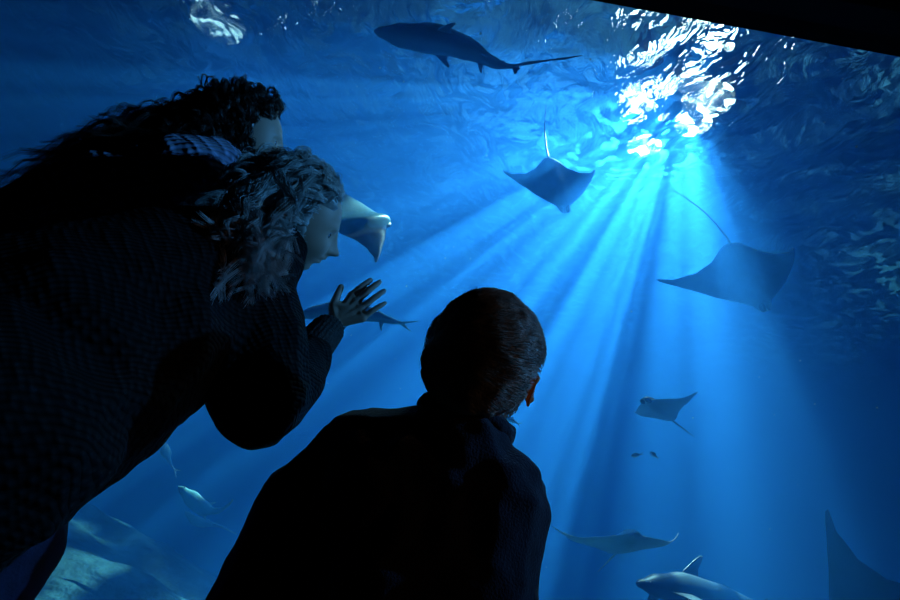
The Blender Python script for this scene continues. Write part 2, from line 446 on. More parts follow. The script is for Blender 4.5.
def add_head(soup, fr, k=1.0, ears=True):
    bm = bmesh.new(); bmesh.ops.create_icosphere(bm, subdivisions=6, radius=1); bm.verts.index_update()
    vs_ = []
    for v in bm.verts:
        q = head_surface(v.co.normalized(), k); vs_.append(fr.pt(*q))
    soup.add(vs_, [tuple(v.index for v in f.verts) for f in bm.faces]); bm.free()
    if ears:
        for s in (-1, 1):
            c = (s * .072 * k, -.006 * k, -.008 * k)
            pts = []
            for i in range(13):          # outer rim of the ear
                t = math.radians(-110 + 270 * i / 12)
                rx = .013 * k; rz = .024 * k
                pts.append((fr.pt(c[0] + s * (.007 + .004 * math.sin(t)) * k, c[1] - .006 * k + -rx * math.cos(t), c[2] + rz * math.sin(t) + .004 * k), .0034 * k))
            soup.chain(pts, 1)
            soup.ell(fr.pt(c[0] + s * .003 * k, c[1] - .004 * k, c[2] + .003 * k), fr.vec(.005 * k, s * .003 * k, 0), fr.vec(0, .012 * k, 0), fr.vec(0, 0, .021 * k), 2)
            soup.cap(fr.pt(c[0] + s * .004 * k, c[1] + .003 * k, c[2] - .018 * k), .005 * k, fr.pt(c[0] + s * .005 * k, c[1] - .002 * k, c[2] - .010 * k), .004 * k, 1)

def add_hand(soup, wrist, tips, knuckles, palm_r=.011, fr_=.0062, bend=None):
    """palm + five unequal fingers; knuckles/tips in order thumb, index, middle, ring, little"""
    ks = [Vector(k) for k in knuckles]; ts = [Vector(t) for t in tips]; w = Vector(wrist)
    for kn in ks[1:]: soup.cap(w.lerp(kn, .12), palm_r * 1.1, kn, palm_r * .82)
    soup.cap(ks[1], palm_r * .82, ks[4], palm_r * .72)
    soup.cap(w, palm_r * 1.2, ks[0], palm_r * .95); soup.cap(ks[0], palm_r * .95, ks[2].lerp(w, .4), palm_r)
    bend = bend or Vector((0, -.006, 0))
    for i, (k, t) in enumerate(zip(ks, ts)):
        r = fr_ * (1.18, 1., 1.02, .98, .86)[i]
        if i == 0:
            mid = k.lerp(t, .55) + bend * .4; soup.chain([(k, r * 1.15), (mid, r), (t, r * .82)])
        else:
            a = k.lerp(t, .42) + bend; b = k.lerp(t, .74) + bend * .7
            soup.chain([(k, r * 1.1), (a, r), (b, r * .94), (t, r * .78)])

def relaxed_hand(soup, wrist, d, side, up, k=1.):
    """slightly curled hand: d = finger direction, side = towards the thumb, up = back of hand"""
    d = d.normalized(); side = (side - d * side.dot(d)).normalized(); n = side.cross(d)
    ks = [wrist + d * .02 * k + side * .022 * k] + [wrist + d * (.062 - .003 * abs(i - 1)) * k + side * (.021 - .0135 * i) * k for i in range(4)]
    L = (.034, .050, .055, .051, .041)
    ts = [ks[0] + (d * .8 + side * .6) * L[0] * k - up * .006 * k] + [ks[i + 1] + d * L[i + 1] * .88 * k + side * (.004 - .003 * i) * k - up * .016 * k for i in range(4)]
    add_hand(soup, wrist, ts, ks, .0105 * k, .0058 * k, up * .004)

# ------------------------------------------------------------------ hair
def tubes(name, paths, radii, mats, parent, sides=3, idx=None):
    """paths: (N,K,3) array; radii: (N,K)"""
    Pn = np.asarray(paths, float); N, K, _ = Pn.shape
    Tn = np.gradient(Pn, axis=1); Tn /= np.linalg.norm(Tn, axis=2, keepdims=True) + 1e-9
    ref = np.tile(np.array([.31, .22, .92]), (N, K, 1))
    A = np.cross(Tn, ref); A /= np.linalg.norm(A, axis=2, keepdims=True) + 1e-9
    B = np.cross(Tn, A); r = np.asarray(radii)[..., None]
    rings = [Pn + r * (A * math.cos(2 * math.pi * s / sides) + B * math.sin(2 * math.pi * s / sides)) for s in range(sides)]
    V = np.stack(rings, 2).reshape(-1, 3)
    ids = np.arange(N * K * sides).reshape(N, K, sides)
    a = ids[:, :-1, :]; b = ids[:, 1:, :]
    fc = np.stack([a, np.roll(a, -1, 2), np.roll(b, -1, 2), b], -1).reshape(-1, 4)
    me = bpy.data.meshes.new(name)
    me.vertices.add(len(V)); me.vertices.foreach_set('co', V.astype(np.float32).ravel())
    me.loops.add(fc.size); me.loops.foreach_set('vertex_index', fc.astype(np.int32).ravel())
    me.polygons.add(len(fc)); me.polygons.foreach_set('loop_start', np.arange(0, fc.size, 4, dtype=np.int32))
    me.polygons.foreach_set('use_smooth', np.ones(len(fc), bool))
    me.update(calc_edges=True); me.validate()
    return me
def join(me, other):
    """append another mesh's geometry (numpy)"""
    def arr(m):
        v = np.empty(len(m.vertices) * 3, np.float32); m.vertices.foreach_get('co', v)
        return v.reshape(-1, 3), [tuple(p.vertices) for p in m.polygons]
    v1, f1 = arr(me); v2, f2 = arr(other)
    return mesh(me.name, np.concatenate([v1, v2]), f1 + [tuple(i + len(v1) for i in f) for f in f2])

def curl_paths(roots, ctrl1, ctrl2, ends, K, rad0, rad1, turns, rng, taper=True):
    """cubic paths with helical curl; all (N,3) arrays"""
    N = len(roots); t = np.linspace(0, 1, K)[None, :, None]
    p = (1 - t) ** 3 * roots[:, None] + 3 * (1 - t) ** 2 * t * ctrl1[:, None] + 3 * (1 - t) * t * t * ctrl2[:, None] + t ** 3 * ends[:, None]
    Tn = np.gradient(p, axis=1); Tn /= np.linalg.norm(Tn, axis=2, keepdims=True) + 1e-9
    ref = np.array([.2, .9, .38]); A = np.cross(Tn, ref[None, None]); A /= np.linalg.norm(A, axis=2, keepdims=True) + 1e-9
    B = np.cross(Tn, A)
    ph = rng.uniform(0, 6.28, (N, 1, 1)); tn = rng.uniform(turns[0], turns[1], (N, 1, 1)) * rng.choice([-1, 1], (N, 1, 1))
    rr = (rad0 + (rad1 - rad0) * t) * np.clip(t * 5, 0, 1) * rng.uniform(.5, 1.3, (N, 1, 1))
    ang = ph + tn * 6.283 * t
    return p + rr * (A * np.cos(ang) + B * np.sin(ang))

def clumps(guides, n, spread, r, rng):
    """each guide path becomes a lock of n strands"""
    N, K, _ = guides.shape; out = []
    t = np.linspace(0, 1, K)[None, :, None]
    off = rng.normal(0, 1, (N, n, 1, 3)) * spread
    off2 = rng.normal(0, 1, (N, n, 1, 3)) * spread
    w = .35 + .65 * np.abs(np.sin(t * 3.0 + rng.uniform(0, 3, (N, 1, 1))))
    ps = guides[:, None] + off * w[:, None] * (1 - .3 * t) + off2 * t ** 2 * .35
    return ps.reshape(N * n, K, 3)

def eyes(fr, k, parent):
    for s in (-1, 1):
        bm = bmesh.new(); bmesh.ops.create_uvsphere(bm, u_segments=20, v_segments=12, radius=.0108 * k)
        c = fr.pt(s * .027 * k, .0625 * k, .003 * k)
        rot = Matrix((fr.x, fr.z * 1, fr.y)).transposed()
        for v in bm.verts: v.co = rot @ v.co + c
        me = bpy.data.meshes.new('eye'); bm.to_mesh(me); bm.free()
        o = link('eye', me, parent, [M['eye_white'], M['iris']])
        for p in me.polygons:
            p.use_smooth = True
            if (p.center - c).normalized().dot(fr.y) > .62: p.material_index = 1

def skin_body(soup, name, parent, fr, k, voxel, legs=None):
    me = soup.mesh(name, voxel, 2)
    o = link(name, me, parent, [M['skin'], M['ear']])
    idx = []
    for p in me.polygons:
        q = fr.loc(p.center) / k
        idx.append(1 if abs(q.x) > .0725 and abs(q.y + .010) < .03 and abs(q.z + .004) < .034 else 0)
    me.polygons.foreach_set('material_index', idx)
    return o
def V3(x, y, z): return Vector((x, y, z))
DN = Vector((0, 0, -1))
def legs_and_shoes(body, clothes, parent, hipL, hipR, footL, footR, r=.062, mat=None, skin_r=.5):
    """trousers down to the floor; the body runs inside them"""
    tr = Soup()
    tr.cap(hipL + V3(0, 0, .03), r * 1.2, hipR + V3(0, 0, .03), r * 1.2)
    for h, f in ((hipL, footL), (hipR, footR)):
        knee = h.lerp(f, .5) + V3(0, .03, 0)
        body.chain([(h, r * .85), (knee, r * .6), (f + V3(0, 0, .06), r * .45)])
        body.cap(f + V3(0, -.02, .035), .024, f + V3(0, .09, .03), .02)
        tr.chain([(h, r * 1.12), (knee, r * .85), (f + V3(0, 0, .09), r * .72)])
        sh = Soup()
        sh.cap(f + V3(0, -.03, .04), .038, f + V3(0, .10, .033), .031); sh.cap(f + V3(0, -.02, .06), .034, f + V3(0, .03, .06), .03)
        me = sh.mesh('shoe', .006, 2)
        for v in me.vertices: v.co.z = max(v.co.z, .002)
        link('shoe', me, parent, [M['shoe']])
    me = tr.mesh('trousers', .006, 4, wrinkle(.006, 14, 3, (1, 1, .5)))
    link('trousers', me, parent, [M['denim']])

# ================================================================== the boy
def make_boy():
    hc = P(483, 369, .80)
    fr = Frame(hc, D(.40, .42, .80), D(.08, 1, -.45)); k = .93
    foot = V3(hc.x - .04, hc.y - .10, 0)
    e = empty('person', foot)
    tag(e, 'small boy with short hair in a dark jacket, seen from behind, looking up', 'person')
    nk = P(464, 424, .795)
    shL = P(364, 436, .80); shR = P(484, 463, .80)
    pel = V3(nk.x - .02, nk.y - .02, .50)
    body = Soup(); add_head(body, fr, k)
    body.chain([(fr.pt(0, -.02, -.04), .046), (nk, .044), (nk + DN * .06, .06)])
    body.cap(nk + DN * .05, .05, shL + DN * .02, .038); body.cap(nk + DN * .05, .05, shR + DN * .02, .038)
    body.chain([(nk + DN * .06, .05), (nk.lerp(pel, .5), .055), (pel, .06)])
    elL = P(248, 615, .74); elR = V3(shR.x + .05, shR.y + .02, shR.z - .20)
    wrL = V3(elL.x + .02, elL.y + .16, elL.z - .02); wrR = V3(elR.x - .03, elR.y + .16, elR.z - .03)
    for s, el, w, sd in ((shL, elL, wrL, 1), (shR, elR, wrR, -1)):
        body.chain([(s + DN * .02, .036), (el, .028), (w, .019)])
        relaxed_hand(body, w, V3(0, 1, -.25), V3(sd, 0, 0), V3(0, .2, 1), .82)
    # jacket
    j = Soup()
    j.chain([(nk + DN * .015, .066), (nk + DN * .05, .078)])
    j.cap(nk + DN * .05, .072, shL + DN * .012, .052); j.cap(nk + DN * .055, .072, shR + DN * .014, .050)
    cm = nk.lerp(pel, .45)
    for t, r, w in ((.22, .072, .055), (.5, .078, .05), (.8, .088, .05), (1.0, .088, .045)):
        c = nk.lerp(pel, t); j.cap(c - V3(w, 0, 0), r, c + V3(w, 0, .0), r)
        if t < 1: 
            c2 = nk.lerp(pel, t + .25); j.cap(c, r, c2, r); j.cap(c - V3(w, 0, 0), r, c2 - V3(w, 0, 0), r); j.cap(c + V3(w, 0, 0), r, c2 + V3(w, 0, 0), r)
    j.cap(shL + DN * .012, .052, nk.lerp(pel, .3) - V3(.08, 0, 0), .075); j.cap(shR + DN * .014, .050, nk.lerp(pel, .3) + V3(.04, 0, 0), .07)
    mL = P(296, 510, .78)
    j.chain([(shL + DN * .014, .050), (mL, .054), (elL, .052), (elL.lerp(wrL, .9), .032)])
    j.cap(mL, .05, P(395, 540, .80), .06); j.cap(elL, .045, P(370, 620, .79), .06); j.cap(mL, .05, P(340, 600, .79), .06)
    j.chain([(shR + DN * .014, .050), (elR, .045), (elR.lerp(wrR, .9), .032)])
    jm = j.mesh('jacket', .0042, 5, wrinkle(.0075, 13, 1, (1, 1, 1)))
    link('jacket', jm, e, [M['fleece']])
    # stand-up collar rolled around the nape
    cl = Soup(); n = 22; ring = []
    ax = (fr.pt(0, -.02, -.05) - nk).normalized(); ax = (ax + V3(0, 0, 1)).normalized()
    u1 = ax.cross(V3(0, 1, 0)).normalized(); u2 = ax.cross(u1)
    for i in range(n + 1):
        a = 2 * math.pi * i / n
        c = nk + ax * .004 + (u1 * math.cos(a) * .058 + u2 * math.sin(a) * .056)
        ring.append((c, .0125 + .003 * math.sin(3 * a)))
    cl.chain(ring, 1)
    link('collar', cl.mesh('collar', .004, 4, wrinkle(.003, 40, 5)), e, [M['fleece']])
    hip = V3(pel.x, pel.y, .50)
    legs_and_shoes(body, None, e, hip + V3(-.05, 0, 0), hip + V3(.05, 0, 0), V3(foot.x - .07, foot.y, 0), V3(foot.x + .07, foot.y, 0), .058)
    skin_body(body, 'body', e, fr, k, .0032)
    eyes(fr, k, e)
    # hair: a close cap plus thousands of short strands
    rng = np.random.default_rng(11)
    bm = bmesh.new(); bmesh.ops.create_icosphere(bm, subdivisions=5, radius=1)
    vs_ = []; keep = []
    hl = lambda n: (-.52 if n[1] < .05 else -.52 + (n[1] - .05) * 2.2)
    def off(n):   # hair depth: full on top, close at the nape
        return .003 + .013 * sstep(-.35, .5, n[2]) + .0035 * noise.noise(Vector(n) * 5)
    for v in bm.verts:
        n = v.co.normalized(); q = head_surface(n, k)
        ear = abs(n.x) > .86 and abs(n.y) < .30 and -.45 < n.z < .22
        ok = n.z > hl(n) and not ear
        o_ = off(n) if ok else -.004
        vs_.append(fr.pt(*(q + n * o_)))
    bm.verts.index_update()
    cap = mesh('hair', vs_, [tuple(v.index for v in f.verts) for f in bm.faces]); bm.free()
    roots = []; dirs = []; N = 9000
    crown = Vector((.15, -.62, .76)).normalized()
    cnt = 0
    while cnt < N:
        n = Vector(rng.normal(size=3)).normalized()
        if n.z < hl(n) + .04: continue
        if abs(n.x) > .86 and abs(n.y) < .30 and -.45 < n.z < .22: continue
        cnt += 1
        q = head_surface(n, k)
        away = (n - crown); tang = away - n * away.dot(n)
        tang = tang.normalized() if tang.length > .05 else Vector((1, 0, 0))
        swirl = n.cross(tang)
        ft = sstep(-.1, .55, n.z)
        cl_ = noise.noise(n * 7) * 1.1
        d = (tang * (1 - .75 * ft) + swirl * (.2 + cl_ * .5 * ft) + Vector((.9, .35, -.2)) * ft * 1.3 + n * (.12 + .22 * ft * abs(noise.noise(n * 9 + Vector((3, 3, 3)))))).normalized()
        L = (.010 + .026 * ft) * rng.uniform(.7, 1.2)
        p0 = q + n * (off(n) - .002)
        pts = [p0]
        for s in range(1, 5):
            q2 = p0 + d * L * s / 4
            nn = q2.normalized(); base = head_surface(nn, k)
            lift = off(nn) + (.0012 + .0035 * ft * rng.uniform(0, 1)) * (s / 4)
            qq = base + nn * lift
            pts.append(qq)
        roots.append([list(fr.pt(*p)) for p in pts])
    rad = np.linspace(.00065, .0002, 5)[None].repeat(N, 0)
    hm = join(cap, tubes('hs', roots, rad, (), None))
    hm.name = 'hair'
    link('hair', hm, e, [M['hair_boy']])
    return e
make_boy()

# ================================================================== girls
def hair_mass(name, e, fr, k, mat, rng, n_guides, per, face_cut, target, lenfun, curl, r=.0007, spread=.0035, K=34, turns=(3, 6), cap_off=.010, extra=None, skip=None):
    """scalp cap + curly locks that run from the scalp to target(rootlocal, rng)"""
    bm = bmesh.new(); bmesh.ops.create_icosphere(bm, subdivisions=5, radius=1); bm.verts.index_update(); vs_ = []
    for v in bm.verts:
        n = v.co.normalized(); q = head_surface(n, k)
        ok = not face_cut(n)
        vs_.append(fr.pt(*(q + n * ((cap_off + .006 * noise.noise(n * 6)) if ok else -.006))))
    cap = mesh('hair', vs_, [tuple(v.index for v in f.verts) for f in bm.faces]); bm.free()
    R0, C1, C2, E = [], [], [], []
    while len(R0) < n_guides:
        n = Vector(rng.normal(size=3)).normalized()
        if face_cut(n) or n.z < -.55: continue
        q = head_surface(n, k) + n * cap_off * .7
        p = fr.pt(*q); nw = fr.vec(*n)
        a, b, c = target(n, p, nw, rng)
        R0.append(p); C1.append(a); C2.append(b); E.append(c)
    arr = lambda L: np.array([list(x) for x in L])
    g = curl_paths(arr(R0), arr(C1), arr(C2), arr(E), K, curl[0], curl[1], turns, rng)
    if extra is not None: g = np.concatenate([g, extra])
    s = clumps(g, per, spread, r, rng)
    t = np.linspace(0, 1, K)[None]
    rad = r * (1 - .75 * t ** 3) * rng.uniform(.7, 1.3, (len(s), 1))
    hm = join(cap, tubes('hs', s, rad, (), None)); hm.name = 'hair'
    return link('hair', hm, e, [mat])

def rnd(rng, s): return Vector(rng.normal(0, s, 3))

def make_near_girl():
    hy = .985
    hc = Q(295, 217, hy)
    fr = Frame(hc, D(.80, -.46, .30), D(.50, .84, -.05)); k = .98
    sh = Q(236, 292, .90); nk = Q(262, 256, .95)
    hip = Q(-95, 505, .60)
    footc = V3(hip.x - .10, hip.y - .05, 0)
    e = empty('person', footc)
    tag(e, 'girl with long wavy blonde hair in dark knit sweater, one open hand on the glass', 'person')
    el = Q(263, 397, .84); wr = Q(325, 331, 1.155)
    # hand pressed on the pane
    hy2 = GY - .012
    kn = [Q(333, 306, hy2 - .006), Q(352, 295, hy2), Q(358, 300, hy2), Q(362, 308, hy2), Q(363, 318, hy2)]
    tp = [Q(341, 287, hy2 - .001), Q(370.5, 280, hy2 + .003), Q(379.5, 282, hy2 + .003), Q(384, 291, hy2 + .003), Q(385, 303, hy2 + .003)]
    body = Soup(); add_head(body, fr, k)
    body.chain([(fr.pt(0, -.02, -.045), .046), (nk, .044), (nk.lerp(hip, .12), .06)])
    sh2 = Q(250, 285, 1.06)
    body.cap(nk, .05, sh, .045); body.cap(nk, .05, sh2, .045)
    body.chain([(nk.lerp(hip, .12), .06), (nk.lerp(hip, .5), .07), (hip, .08)])
    body.chain([(sh, .04), (el, .03), (Q(296, 371, 1.02), .022), (wr, .0185)])
    body.cap(wr, .0185, Q(333, 325, hy2 - .004), .0175)
    add_hand(body, Q(336, 322, hy2 - .002), tp, kn, .0115, .0072, V3(0, -.004, 0))
    el2 = Q(185, 372, 1.08); wr2 = Q(205, 318, 1.10)
    body.chain([(sh2, .04), (el2, .03), (wr2, .02)])
    relaxed_hand(body, wr2, V3(.1, .0, 1), V3(1, 0, 0), V3(0, -1, 0), .9)
    # sweater
    s = Soup()
    s.cap(nk.lerp(hip, .03), .068, nk.lerp(hip, .12), .09)
    s.chain([(nk, .075), (sh, .088)]); s.cap(nk, .07, sh2, .07)
    s.chain([(sh, .088), (Q(252, 345, .86), .083), (el, .070)])
    s.chain([(el, .070), (Q(278, 400, .93), .056), (Q(296, 371, 1.02), .049), (Q(315, 346, 1.11), .034)])
    s.chain([(sh2, .068), (el2, .055), (wr2, .038)])
    # torso: loose, hem hangs low
    for a, ra, b, rb in (((232, 300, .88), .09, (128, 350, .72), .112), ((128, 350, .72), .112, (24, 411, .64), .112),
                         ((215, 340, .86), .055, (104, 420, .72), .056), ((104, 420, .72), .056, (72, 455, .70), .044),
                         ((24, 411, .64), .112, (-40, 435, .58), .13), ((190, 270, .80), .10, (50, 345, .66), .13)):
        s.cap(Q(*a), ra, Q(*b), rb)
    s.cap(nk, .07, Q(200, 290, .84), .09)
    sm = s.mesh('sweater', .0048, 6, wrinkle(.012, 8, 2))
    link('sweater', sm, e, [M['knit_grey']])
    # ribbed cuff
    c = Soup(); a = Q(312, 349, 1.085); b = Q(327, 331, 1.135)
    c.cap(a, .038, b, .034)
    cu = c.mesh('cuff', .0035, 1)
    ax = (b - a).normalized(); u1 = ax.cross(V3(0, 0, 1)).normalized(); u2 = ax.cross(u1)
    def ribs(p, n):
        d = p - a; an = math.atan2(d.dot(u1), d.dot(u2)); return .0016 * math.cos(an * 26)
    displace(cu, ribs)
    link('cuff', cu, e, [M['rib']])
    legs_and_shoes(body, None, e, hip + V3(-.03, -.06, -.05), hip + V3(.0, .09, -.05), footc + V3(-.05, -.08, 0), footc + V3(.02, .10, 0), .08)
    skin_body(body, 'body', e, fr, k, .0027)
    eyes(fr, k, e)
    rng = np.random.default_rng(5)
    ends = [(232, 262), (205, 292), (222, 300), (250, 262), (196, 250), (180, 235), (262, 282), (275, 262), (240, 240), (190, 215)]
    def cut(n): return n.y > .28 and n.z < .50 or (n.y > .62)
    def tgt(n, p, nw, rng):
        ex, ey = ends[rng.integers(len(ends))]
        en = Q(ex + rng.normal(0, 10), ey + rng.normal(0, 10), .77 + rng.normal(0, .03))
        c1 = p + nw * rng.uniform(.02, .05) + fr.vec(0, -.04, 0)
        mid = Q(262 + rng.normal(0, 12), 205 + rng.normal(0, 14), .82 + rng.normal(0, .03))
        return c1, mid, en
    # a few bright curls hanging off the shoulder
    def lock(px0, py0, px1, py1, px2, py2, y, n):
        a0 = np.array([list(Q(px0, py0, y) + rnd(rng, .008)) for _ in range(n)])
        b0 = np.array([list(Q(px1, py1, y - .02) + rnd(rng, .008)) for _ in range(n)])
        b1 = np.array([list(Q((px1 + px2) / 2, (py1 + py2) / 2, y - .02) + rnd(rng, .006)) for _ in range(n)])
        c0 = np.array([list(Q(px2, py2, y - .01) + rnd(rng, .008)) for _ in range(n)])
        return curl_paths(a0, b0, b1, c0, 34, .004, .012, (2, 4), rng)
    ex = np.concatenate([lock(240, 190, 215, 225, 190, 297, .73, 7), lock(250, 200, 250, 230, 253, 262, .73, 6),
                         lock(262, 185, 235, 215, 208, 262, .73, 6), lock(280, 175, 300, 215, 262, 232, .80, 6), lock(230, 235, 208, 268, 212, 303, .73, 5)])
    hair_mass('hair', e, fr, k, M['hair_blonde'], rng, 360, 18, cut, tgt, None, (.004, .016), .00052, .0036, 34, (2, 5), .010, ex)
    # wisps in front of the temple
    return e
make_near_girl()

def make_far_girl():
    hy = 1.06
    hc = Q(245, 137, hy)
    fr = Frame(hc, D(.88, -.24, .30), D(.27, .96, -.0)); k = .90
    nk = Q(208, 172, 1.01); sh = Q(184, 178, .97)
    hip = Q(-95, 345, 1.0)
    footc = V3(hip.x - .02, hip.y + .0, 0)
    e = empty('person', footc)
    tag(e, 'taller girl with long dark curly hair leaning over, in a chunky knit sweater', 'person')
    body = Soup(); add_head(body, fr, k)
    body.chain([(fr.pt(0, -.02, -.045), .046), (nk, .045), (nk.lerp(hip, .08), .06)])
    sh2 = nk + V3(.0, .13, -.05)
    body.cap(nk, .05, sh, .05); body.cap(nk, .05, sh2, .045)
    body.chain([(nk.lerp(hip, .08), .07), (nk.lerp(hip, .5), .11), (hip, .11)])
    el = sh + V3(-.17, .04, -.15); wr = el + V3(.0, .04, -.13)
    el2 = sh2 + V3(-.16, .0, -.18); wr2 = el2 + V3(-.05, .0, -.10)
    for a, b, c in ((sh, el, wr), (sh2, el2, wr2)):
        body.chain([(a, .042), (b, .034), (c, .02)]); relaxed_hand(body, c, V3(.1, .1, -1), V3(0, 1, 0), V3(1, 0, 0), .95)
    s = Soup()
    s.cap(nk.lerp(hip, .0), .066, nk.lerp(hip, .08), .09)
    s.cap(nk, .075, Q(184, 176, .97), .078); s.cap(nk, .07, sh2, .07)
    s.chain([(Q(184, 176, .97), .080), (el, .072), (wr, .045)])
    s.chain([(sh2, .068), (el2, .058), (wr2, .042)])
    for a, ra, b, rb in (((178, 188, .98), .08, (110, 214, .99), .12), ((110, 214, .99), .12, (20, 282, 1.0), .15), ((20, 282, 1.0), .15, (-95, 350, 1.0), .16)):
        s.cap(Q(*a), ra, Q(*b), rb)
    sm = s.mesh('sweater', .005, 6, wrinkle(.010, 8, 6))
    link('sweater', sm, e, [M['knit_blue']])
    legs_and_shoes(body, None, e, hip + V3(0, -.08, -.06), hip + V3(0, .08, -.06), footc + V3(0, -.10, 0), footc + V3(0, .10, 0), .09)
    skin_body(body, 'body', e, fr, k, .0027)
    eyes(fr, k, e)
    rng = np.random.default_rng(9)
    def cut(n): return n.y > .22 and n.z < .52 or n.y > .66
    line = [(205, 104), (170, 104), (130, 102), (95, 108), (60, 126), (30, 148), (5, 170), (110, 128), (60, 152), (20, 182)]
    def tgt(n, p, nw, rng):
        if rng.uniform() < .45:      # curls bunched around the head
            g = fr.vec(*rng.normal(0, .4, 3)) * .03
            en = p + nw * rng.uniform(.004, .018) + fr.vec(0, -.03, -.02) * rng.uniform(.3, 2.0) + g
            return p + nw * .008, p + nw * .015 + g, en
        i = min(9, int(rng.uniform(0, 10)))
        ex, ey = line[i]
        en = Q(ex + rng.normal(0, 10), ey + 14 + abs(rng.normal(0, 16)) - 8, .96 + .002 * i + rng.normal(0, .03))
        c1 = p + nw * rng.uniform(.005, .025) + fr.vec(0, -.03, 0)
        mid = Q(195 + rng.normal(0, 12), 112 + rng.normal(0, 10), 1.0 + rng.normal(0, .03))
        return c1, mid, en
    hair_mass('hair', e, fr, k, M['hair_dark'], rng, 420, 12, cut, tgt, None, (.006, .013), .0006, .0035, 36, (3, 7), .008)
    return e
make_far_girl()
# ------------------------------------------------------------------ animals of the tank
def catmull(pts, ts):
    n = len(pts); out = []
    for t in ts:
        x = t * (n - 1); i = min(int(x), n - 2); f = x - i
        p0, p1, p2, p3 = pts[max(i - 1, 0)], pts[i], pts[i + 1], pts[min(i + 2, n - 1)]
        out.append(.5 * ((2 * p1) + (p2 - p0) * f + (2 * p0 - 5 * p1 + 4 * p2 - p3) * f * f + (3 * p1 - p0 - 3 * p2 + p3) * f ** 3))
    return out
def lerp_tab(tab, x):
    for (a, u), (b, v) in zip(tab[:-1], tab[1:]):
        if x <= b: return u + (v - u) * sstep(0, 1, (x - a) / (b - a)) if b > a else v
    return tab[-1][1]
def foil(name, pts, normal, th, mats, parent):
    """fin from a world-space outline: thin lens with real thickness"""
    n = len(pts); c = sum(pts, Vector()) / n; nm = normal.normalized()
    V = list(pts); Fc = []
    for s in (1, -1):
        for q in (.80, .45):
            V += [c + (p - c) * q + nm * s * th * (.5 if q > .6 else 1) for p in pts]
        V.append(c + nm * s * th)
    for si in range(2):
        b1 = n + si * (2 * n + 1); b2 = b1 + n; cc = b2 + n
        for i in range(n):
            j = (i + 1) % n
            q = [(i, j, b1 + j, b1 + i), (b1 + i, b1 + j, b2 + j, b2 + i), (b2 + i, b2 + j, cc)]
            Fc += q if si == 0 else [tuple(reversed(f)) for f in q]
    me = mesh(name, V, Fc)
    bm = bmesh.new(); bm.from_mesh(me); bmesh.ops.subdivide_edges(bm, edges=bm.edges[:], cuts=1, use_grid_fill=True, smooth=.15); bmesh.ops.recalc_face_normals(bm, faces=bm.faces[:]); bm.to_mesh(me); bm.free()
    me.polygons.foreach_set('use_smooth', [True] * len(me.polygons))
    return link(name, me, parent, mats)

def make_fish(name, spine, size, up, label, cat, fins, mats, hh=None, hw=None, group=None, eye=True):
    """spine nose -> tail (world points); size = greatest body height"""
    K, S = 44, 20
    pts = catmull(spine, [i / (K - 1) for i in range(K)])
    e = empty(name, sum(pts, Vector()) / K)
    tag(e, label, cat, group)
    hh = hh or [(0, .04), (.06, .28), (.18, .72), (.35, 1), (.55, .82), (.75, .42), (.92, .16), (1, .12)]
    hw = hw or [(0, .06), (.06, .36), (.18, .72), (.35, .85), (.55, .66), (.75, .32), (.92, .12), (1, .05)]
    fr_ = []
    V = []; Fc = []; mi = []
    for i in range(K):
        T = (pts[max(i - 1, 0)] - pts[min(i + 1, K - 1)]).normalized()
        u = (up - T * up.dot(T)).normalized(); s = u.cross(T)
        fr_.append((pts[i], T, u, s)); t = i / (K - 1)
        a = lerp_tab(hh, t) * size / 2; b = lerp_tab(hw, t) * size / 2
        for j in range(S):
            an = 2 * math.pi * j / S
            V.append(pts[i] + u * math.sin(an) * a + s * math.cos(an) * b)
    for i in range(K - 1):
        for j in range(S):
            Fc.append((i * S + j, i * S + (j + 1) % S, (i + 1) * S + (j + 1) % S, (i + 1) * S + j))
            an = 2 * math.pi * (j + .5) / S; mi.append(0 if math.sin(an) > -.15 else 1)
    Fc.append(tuple(reversed(range(S)))); mi.append(0); Fc.append(tuple(range((K - 1) * S, K * S))); mi.append(0)
    me = mesh('body', V, Fc, True, mi)
    link('body', me, e, mats)
    L = sum((pts[i + 1] - pts[i]).length for i in range(K - 1))
    for fin in fins:
        nm, t, du, ds, chord, span, sweep, *tipf = fin
        tipf = tipf[0] if tipf else .25
        p, T, u, s = fr_[min(K - 1, int(t * (K - 1)))]
        dirv = (u * du + s * ds).normalized()
        a = lerp_tab(hh, t) * size / 2 * abs(du) + lerp_tab(hw, t) * size / 2 * abs(ds)
        base = p + dirv * a * .7
        c = chord * L; h = span * L; sw = sweep * L
        f0 = base + T * c * .5; b0 = base - T * c * .5
        tip = base + dirv * h - T * sw
        out = [f0, f0.lerp(tip, .5) + T * c * .06 + dirv * h * .05, tip + T * c * tipf * .3, tip - T * c * tipf * .5, (b0.lerp(tip, .45)) + T * c * .08, b0]
        foil(nm, out, T.cross(dirv), .012 * size + .001, mats[:1] if du > -.2 else mats[:1], e)
    if eye:
        for sg in (-1, 1):
            p, T, u, s = fr_[4]
            bm = bmesh.new(); bmesh.ops.create_uvsphere(bm, u_segments=12, v_segments=8, radius=size * .045)
            c = p + s * sg * lerp_tab(hw, 4 / 43) * size / 2 * .93 + u * size * .04
            for v in bm.verts: v.co += c
            me = bpy.data.meshes.new('eye'); bm.to_mesh(me); bm.free(); link('eye', me, e, [M['iris']])
    return e

